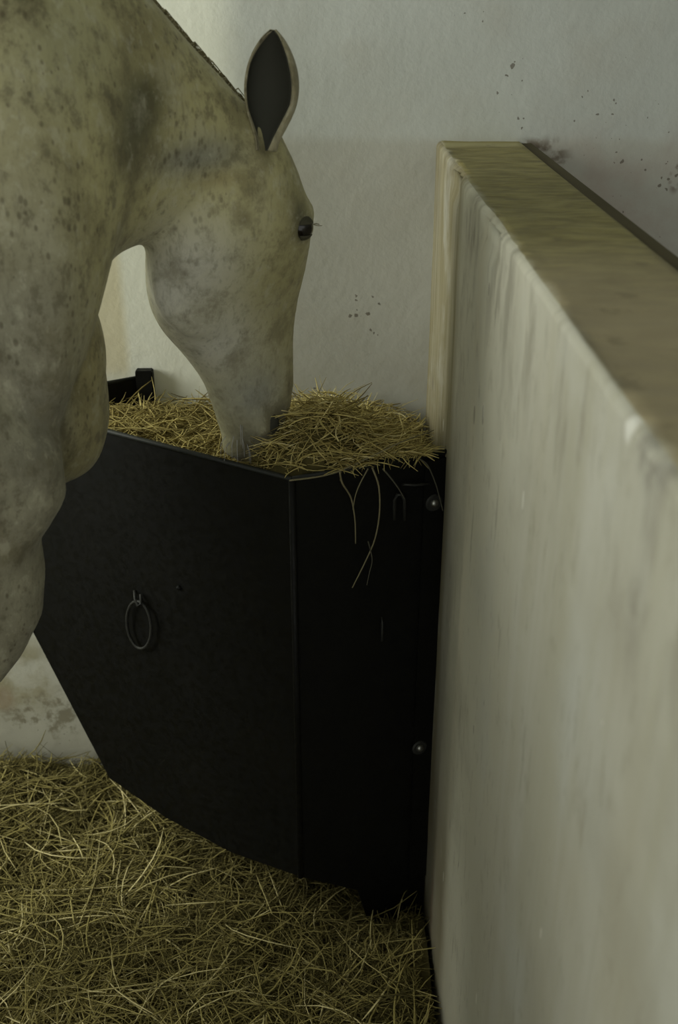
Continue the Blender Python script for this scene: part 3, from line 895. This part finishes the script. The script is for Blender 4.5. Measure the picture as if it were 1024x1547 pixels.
# grey shoulder, trunk and forelegs
ax = (P0 - Hd * 0.0)
tback = -((co - np.array(ax)) @ np.array(Hd))
w = np.clip((tback + 0.00) / 0.09, 0, 1); w = w * w * (3 - 2 * w)
hz = co[:, 2]
w *= np.clip((1.80 - hz) / 0.35, 0.25, 1)
col = col * (1 - w[:, None] * 0.9) + np.array(GREY) * w[:, None] * 0.9
mk(245, 450, 0.075, BLUE, 0.85)
mk(300, 400, 0.075, BLUE, 0.75)
mk(330, 520, 0.09, BLUE, 0.85)
mk(410, 450, 0.045, (0.33, 0.30, 0.14), 0.8, (0.8, 1, 1.6))
mk(385, 600, 0.075, (0.29, 0.295, 0.27), 0.85)
mk(375, 668, 0.05, (0.115, 0.115, 0.105), 0.75)
mk(420, 630, 0.03, (0.085, 0.08, 0.07), 0.75)
mk(310, 235, 0.045, (0.20, 0.20, 0.165), 0.8, (1.5, 2, 0.6))
mk(270, 245, 0.035, (0.20, 0.20, 0.165), 0.6, (1.5, 2, 0.6))
mk(220, 145, 0.032, (0.055, 0.052, 0.024), 0.95, (1.0, 2, 1.2))  # dark patch on the upper neck, three overlapping spots
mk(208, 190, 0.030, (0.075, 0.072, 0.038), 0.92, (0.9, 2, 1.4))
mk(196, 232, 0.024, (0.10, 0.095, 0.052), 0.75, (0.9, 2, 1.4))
mk(395, 300, 0.035, (0.45, 0.42, 0.26), 0.6, (0.45, 2, 1.8))
mk(400, 225, 0.020, (0.14, 0.125, 0.06), 0.6, (0.5, 2, 1.6))
mk(440, 280, 0.035, (0.20, 0.18, 0.08), 0.6, (0.8, 2, 1.3))
mk(452, 322, 0.024, (0.08, 0.075, 0.04), 0.8)
mk(460, 348, 0.024, (0.045, 0.042, 0.028), 0.95)
mk(370, 330, 0.012, (0.12, 0.10, 0.05), 0.7)
mk(330, 270, 0.025, (0.25, 0.20, 0.08), 0.5, (1.6, 2, 0.5))
mk(235, 50, 0.05, (0.22, 0.19, 0.08), 0.6, (0.6, 2, 1.3))
mk(100, 60, 0.09, (0.27, 0.27, 0.17), 0.5)
mk(135, 520, 0.045, (0.33, 0.29, 0.14), 0.8, (0.6, 2, 2))
mk(138, 640, 0.040, (0.31, 0.27, 0.13), 0.8, (0.6, 2, 2))
mk(112, 710, 0.035, (0.29, 0.255, 0.12), 0.7, (0.6, 2, 1.5))
mk(60, 650, 0.05, (0.15, 0.145, 0.115), 0.6, (1, 2, 1.8))
legw = np.clip((0.62 - hz) / 0.35, 0, 1)[:, None] * 0.6
col = col * (1 - legw) + np.array((0.09, 0.085, 0.08)) * legw
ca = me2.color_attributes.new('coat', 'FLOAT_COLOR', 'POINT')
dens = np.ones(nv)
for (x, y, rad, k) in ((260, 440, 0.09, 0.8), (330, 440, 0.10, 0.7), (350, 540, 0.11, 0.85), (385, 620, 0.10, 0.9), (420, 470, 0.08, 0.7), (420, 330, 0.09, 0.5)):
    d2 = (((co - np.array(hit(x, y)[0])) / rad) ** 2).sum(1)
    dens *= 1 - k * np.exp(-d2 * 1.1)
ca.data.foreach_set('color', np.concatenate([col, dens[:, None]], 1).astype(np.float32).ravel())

def coat_material():
    t = NT('flea_bitten_grey_coat', 0.7, 0, 0.2)
    t.b.inputs['Sheen Weight'].default_value = 0.12
    p = t.pos(True)
    a = t.n('ShaderNodeAttribute'); a.attribute_name = 'coat'
    c = a.outputs['Color']
    m = t.noise(p, 13, 6, 0.68); m2 = t.noise(t.mapping(p, (1, 1, 0.75), (3, 3, 3)), 42, 5, 0.7)
    c = t.mix(t.ramp(m, 0.48, 0.66, 0, 0.50), c, (0.125, 0.105, 0.050))
    c = t.mix(t.ramp(m, 0.48, 0.32, 0, 0.35), c, (0.44, 0.42, 0.30))
    c = t.mix(t.math('MULTIPLY', t.ramp(m2, 0.50, 0.66, 0, 0.55), t.math('ADD', t.math('MULTIPLY', a.outputs['Alpha'], 0.7), 0.3)), c, (0.095, 0.080, 0.045))
    c = t.mix(t.ramp(m2, 0.46, 0.34, 0, 0.35), c, (0.50, 0.48, 0.36))
    hr = t.noise(t.mapping(p, (1, 1, 0.3), rot=(0, 0.4, 0)), 150, 3, 0.6)
    c = t.mix(t.ramp(hr, 0.5, 0.75, 0, 0.35), c, (0.10, 0.09, 0.06))
    vo = t.n('ShaderNodeTexVoronoi'); vo.inputs['Scale'].default_value = 92
    t.l(t.mapping(p, (1, 1, 0.6)), vo.inputs['Vector'])
    sz = t.ramp(t.noise(p, 9, 2), 0.42, 0.66, 0.04, 0.36)
    sp = t.math('SUBTRACT', 1.0, t.ramp(t.math('DIVIDE', vo.outputs['Distance'], sz), 0.4, 1.1))
    c = t.mix(t.math('MULTIPLY', t.math('MULTIPLY', sp, a.outputs['Alpha']), 0.55), c, (0.07, 0.055, 0.03))
    t.color(c)
    t.bump(t.math('ADD', t.math('MULTIPLY', hr, 0.25), t.math('ADD', t.math('MULTIPLY', m, 0.9), t.math('MULTIPLY', m2, 0.25))), 0.35, 0.006)
    return t.m
M_coat = coat_material()
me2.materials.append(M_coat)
horse = bpy.data.objects.new('horse', me2)
link(horse)
org = Vector((S(0.95, 0, 0).x, S(0.95, 0, 0).y, 0.0))
set_origin(horse, org)
tag(horse, 'flea-bitten grey horse bending its neck to eat hay from the black manger', 'horse')
bpy.context.view_layer.update()

# eye
M_eye = NT('dark_eye', 0.22, 0, 0.4); M_eye.color((0.008, 0.006, 0.004)); M_eye = M_eye.m
M_lid = plain('dark_eyelid_skin', (0.050, 0.046, 0.026), 0.85)
e0, en = hit(464, 344)
ec = e0 - (Fs * 0.5 + Fd * 0.5).normalized() * 0.008
for sgn in (1,):
    bm = bmesh.new(); bmesh.ops.create_uvsphere(bm, u_segments=28, v_segments=18, radius=0.0165)
    bmesh.ops.transform(bm, matrix=Matrix.Translation(ec), verts=bm.verts)
    eye = bm_obj('eye', bm, M_eye, horse, True)
    for (name, za, zb) in (('upper_eyelid', 22, 80), ('lower_eyelid', -75, -34)):
        bm = bmesh.new()
        vd = (Fs * 0.75 + Fd * 0.65).normalized(); hdv = UP.cross(vd).normalized()
        rows_ = []
        for i in range(9):
            el = math.radians(za + (zb - za) * i / 8)
            row = []
            for j in range(17):
                az = math.radians(-85 + 170 * j / 16)
                dr = (vd * math.cos(az) * math.cos(el) + hdv * math.sin(az) * math.cos(el) + UP * math.sin(el))
                row.append(bm.verts.new(ec + dr * 0.0182))
            rows_.append(row)
        for i in range(8):
            for j in range(16):
                bm.faces.new((rows_[i][j], rows_[i][j + 1], rows_[i + 1][j + 1], rows_[i + 1][j]))
        o = bm_obj(name, bm, M_lid, eye, True)
        sol = o.modifiers.new('s', 'SOLIDIFY'); sol.thickness = 0.003; sol.offset = -1
# eyelashes
M_hair = plain('pale_horsehair', (0.25, 0.23, 0.16), 0.6)
M_hairg = plain('grey_horsehair', (0.30, 0.30, 0.30), 0.6)
bm = bmesh.new()
for k in range(6):
    b0 = ec + (Fs * 0.5 + Fd).normalized() * 0.018 + UP * 0.003 + Fs * (k - 4) * 0.002
    b1 = b0 + Fd * 0.007 + UP * random.uniform(-0.002, 0.002); b2 = b0 + Fd * 0.013 - UP * random.uniform(0.001, 0.005)
    tube(bm, [b0, b1, b2], [0.0005, 0.0004, 0.0002], 4)
bm_obj('eyelashes', bm, M_hair, horse)

# ears: a cupped leaf, open on one side
M_earin = plain('dark_inner_ear', (0.035, 0.035, 0.025), 0.85)
def ear(base, tip, open_dir, width, name='ear'):
    axis = (tip - base); Hh = axis.length; axis.normalize()
    o_ = (open_dir - axis * open_dir.dot(axis)).normalized(); s_ = axis.cross(o_).normalized()
    bm = bmesh.new(); rows_ = []
    prof = [(0.0, .36), (.10, .44), (.22, .66), (.36, .90), (.50, 1.0), (.64, .96), (.77, .80), (.88, .55), (.95, .32), (1.0, .08)]
    for (t, w) in spline(prof, 3):
        w = max(w, 0.05); row = []
        gap = math.radians(28 + 54 * min(1, max(0, t / 0.40)) ** 0.8 * (1 - 0.35 * t))    # half opening angle
        lean = 0.10 * Hh * math.sin(t * math.pi)       # slight curve
        for j in range(25):
            a = gap + (2 * math.pi - 2 * gap) * j / 24
            row.append(bm.verts.new(base + axis * (t * Hh) + o_ * (math.cos(a) * 0.75 + 0.15) * w * width - o_ * lean * 0.6 + s_ * math.sin(a) * w * width))
        rows_.append(row)
    for i in range(len(rows_) - 1):
        for j in range(24):
            bm.faces.new((rows_[i][j], rows_[i + 1][j], rows_[i + 1][j + 1], rows_[i][j + 1]))
    o = bm_obj(name, bm, M_coat, horse, True)
    caE = o.data.color_attributes.new('coat', 'FLOAT_COLOR', 'POINT')
    caE.data.foreach_set('color', [0.30, 0.27, 0.17, 1.0] * len(o.data.vertices))
    sol = o.modifiers.new('s', 'SOLIDIFY'); sol.thickness = 0.0035; sol.offset = 0
    # inner lining, a second skin just inside
    bm2 = bmesh.new(); rr = []
    for row in rows_ and [[v.co.copy() for v in o.data.vertices[i * 25:(i + 1) * 25]] for i in range(len(rows_))]:
        cen = sum(row, Vector()) / 25
        rr.append([bm2.verts.new(lerp(c, cen + o_ * 0.035, 0.09)) for c in row])
    for i in range(len(rr) - 1):
        for j in range(24):
            bm2.faces.new((rr[i][j], rr[i + 1][j], rr[i + 1][j + 1], rr[i][j + 1]))
    q = bm_obj('inner_ear', bm2, M_earin, o, True)
    q['label'] = 'dark inside of the ear'
    return o
ear(at(403, 228, Y=1.480), at(413, 46, Y=1.50), (Vector((-0.45, -1.0, 0.0))), 0.036)
ear(at(372, 205, Y=1.62), at(400, 235, Y=1.76), Vector((0.2, 0.0, 1)), 0.034)

# mane: short hair lying over the far side of the crest
bm = bmesh.new()
crest_px = [(372, 148), (325, 98), (280, 48), (228, -12), (150, -95), (60, -135), (-60, -120)]
crY = [1.545, 1.525, 1.50, 1.47, 1.44, 1.39, 1.33]
crest = spline([[*at(x, y, Y=Y)] for (x, y), Y in zip(crest_px, crY)] + [[*S(0.30, 0.03, 0.525)], [*S(0.52, 0, 0.43)]], 90)
for c in crest:
    c = Vector(c)
    for k in range(14):
        b0 = c + Vector((random.uniform(-.006, .006), random.uniform(-0.005, 0.02), random.uniform(-0.034, -0.026)))
        d = (Vector((0.15, 0.9, 0.05)) + Vector((random.uniform(-.2, .2), random.uniform(-.1, .1), random.uniform(-.08, .10)))) * 0.03
        tube(bm, [b0, b0 + d + UP * 0.001, b0 + d * 2.0 - UP * 0.02, b0 + d * 2.5 - UP * 0.08], [0.0010, 0.0009, 0.0007, 0.0004], 4)
M_mane = plain('dusty_mane', (0.24, 0.21, 0.11), 0.7)
bm_obj('mane', bm, M_mane, horse)

# nostril and lips
loc, nrm = hit(412, 640)
bm = bmesh.new(); bmesh.ops.create_uvsphere(bm, u_segments=20, v_segments=12, radius=1)
M4 = Matrix((Fd * 0.011, Fs * 0.005, UP * 0.016)).transposed().to_4x4(); M4.translation = loc + nrm * 0.0005
bmesh.ops.transform(bm, matrix=M4, verts=bm.verts)
bm_obj('nostril', bm, M_earin, horse, True)
# chin whiskers
bm = bmesh.new()
for k in range(11):
    x = random.uniform(335, 382); y = random.uniform(640, 672)
    loc, nrm = hit(x, y)
    b = loc + nrm * 0.012 - UP * random.uniform(0.012, 0.022)
    tube(bm, [loc, lerp(loc, b, .5) + nrm * 0.004, b - UP * 0.012], [0.0006, 0.0005, 0.0003], 4)
bm_obj('whiskers', bm, M_hairg, horse)

# hooves
M_hoof = plain('dark_hoof', (0.06, 0.05, 0.04), 0.5)
for h in hoofs:
    bm = bmesh.new()
    R_ = []
    for (z, r, f) in ((0.0, 0.064, 0.012), (0.035, 0.056, 0.006), (0.070, 0.047, 0.0), (0.085, 0.040, 0.0)):
        R_.append([bm.verts.new(h + Hd * (f + math.cos(a) * r) + Hs * math.sin(a) * r * 0.93 + UP * z) for a in [k / 24 * 2 * math.pi for k in range(24)]])
    for i in range(3):
        for k in range(24): bm.faces.new((R_[i][k], R_[i][(k + 1) % 24], R_[i + 1][(k + 1) % 24], R_[i + 1][k]))
    bm.faces.new(R_[0][::-1]); bm.faces.new(R_[-1])
    bm_obj('hoof', bm, M_hoof, horse, True)
# tail
bm = bmesh.new()
tb = S(1.90, 0, 0.16)
for k in range(260):
    o_ = Vector((random.gauss(0, .012), random.gauss(0, .012), random.gauss(0, .01)))
    w_ = Vector((random.gauss(0, .03), random.gauss(0, .03), 0))
    tube(bm, smooth_pts([tb + o_, tb - Hd * 0.07 + o_ - UP * 0.03, tb - Hd * 0.10 + w_ - UP * 0.35, tb - Hd * 0.09 + w_ * 1.6 - UP * random.uniform(.6, .85)], 3), 0.0016, 3)
bm_obj('tail', bm, M_hairg, horse)
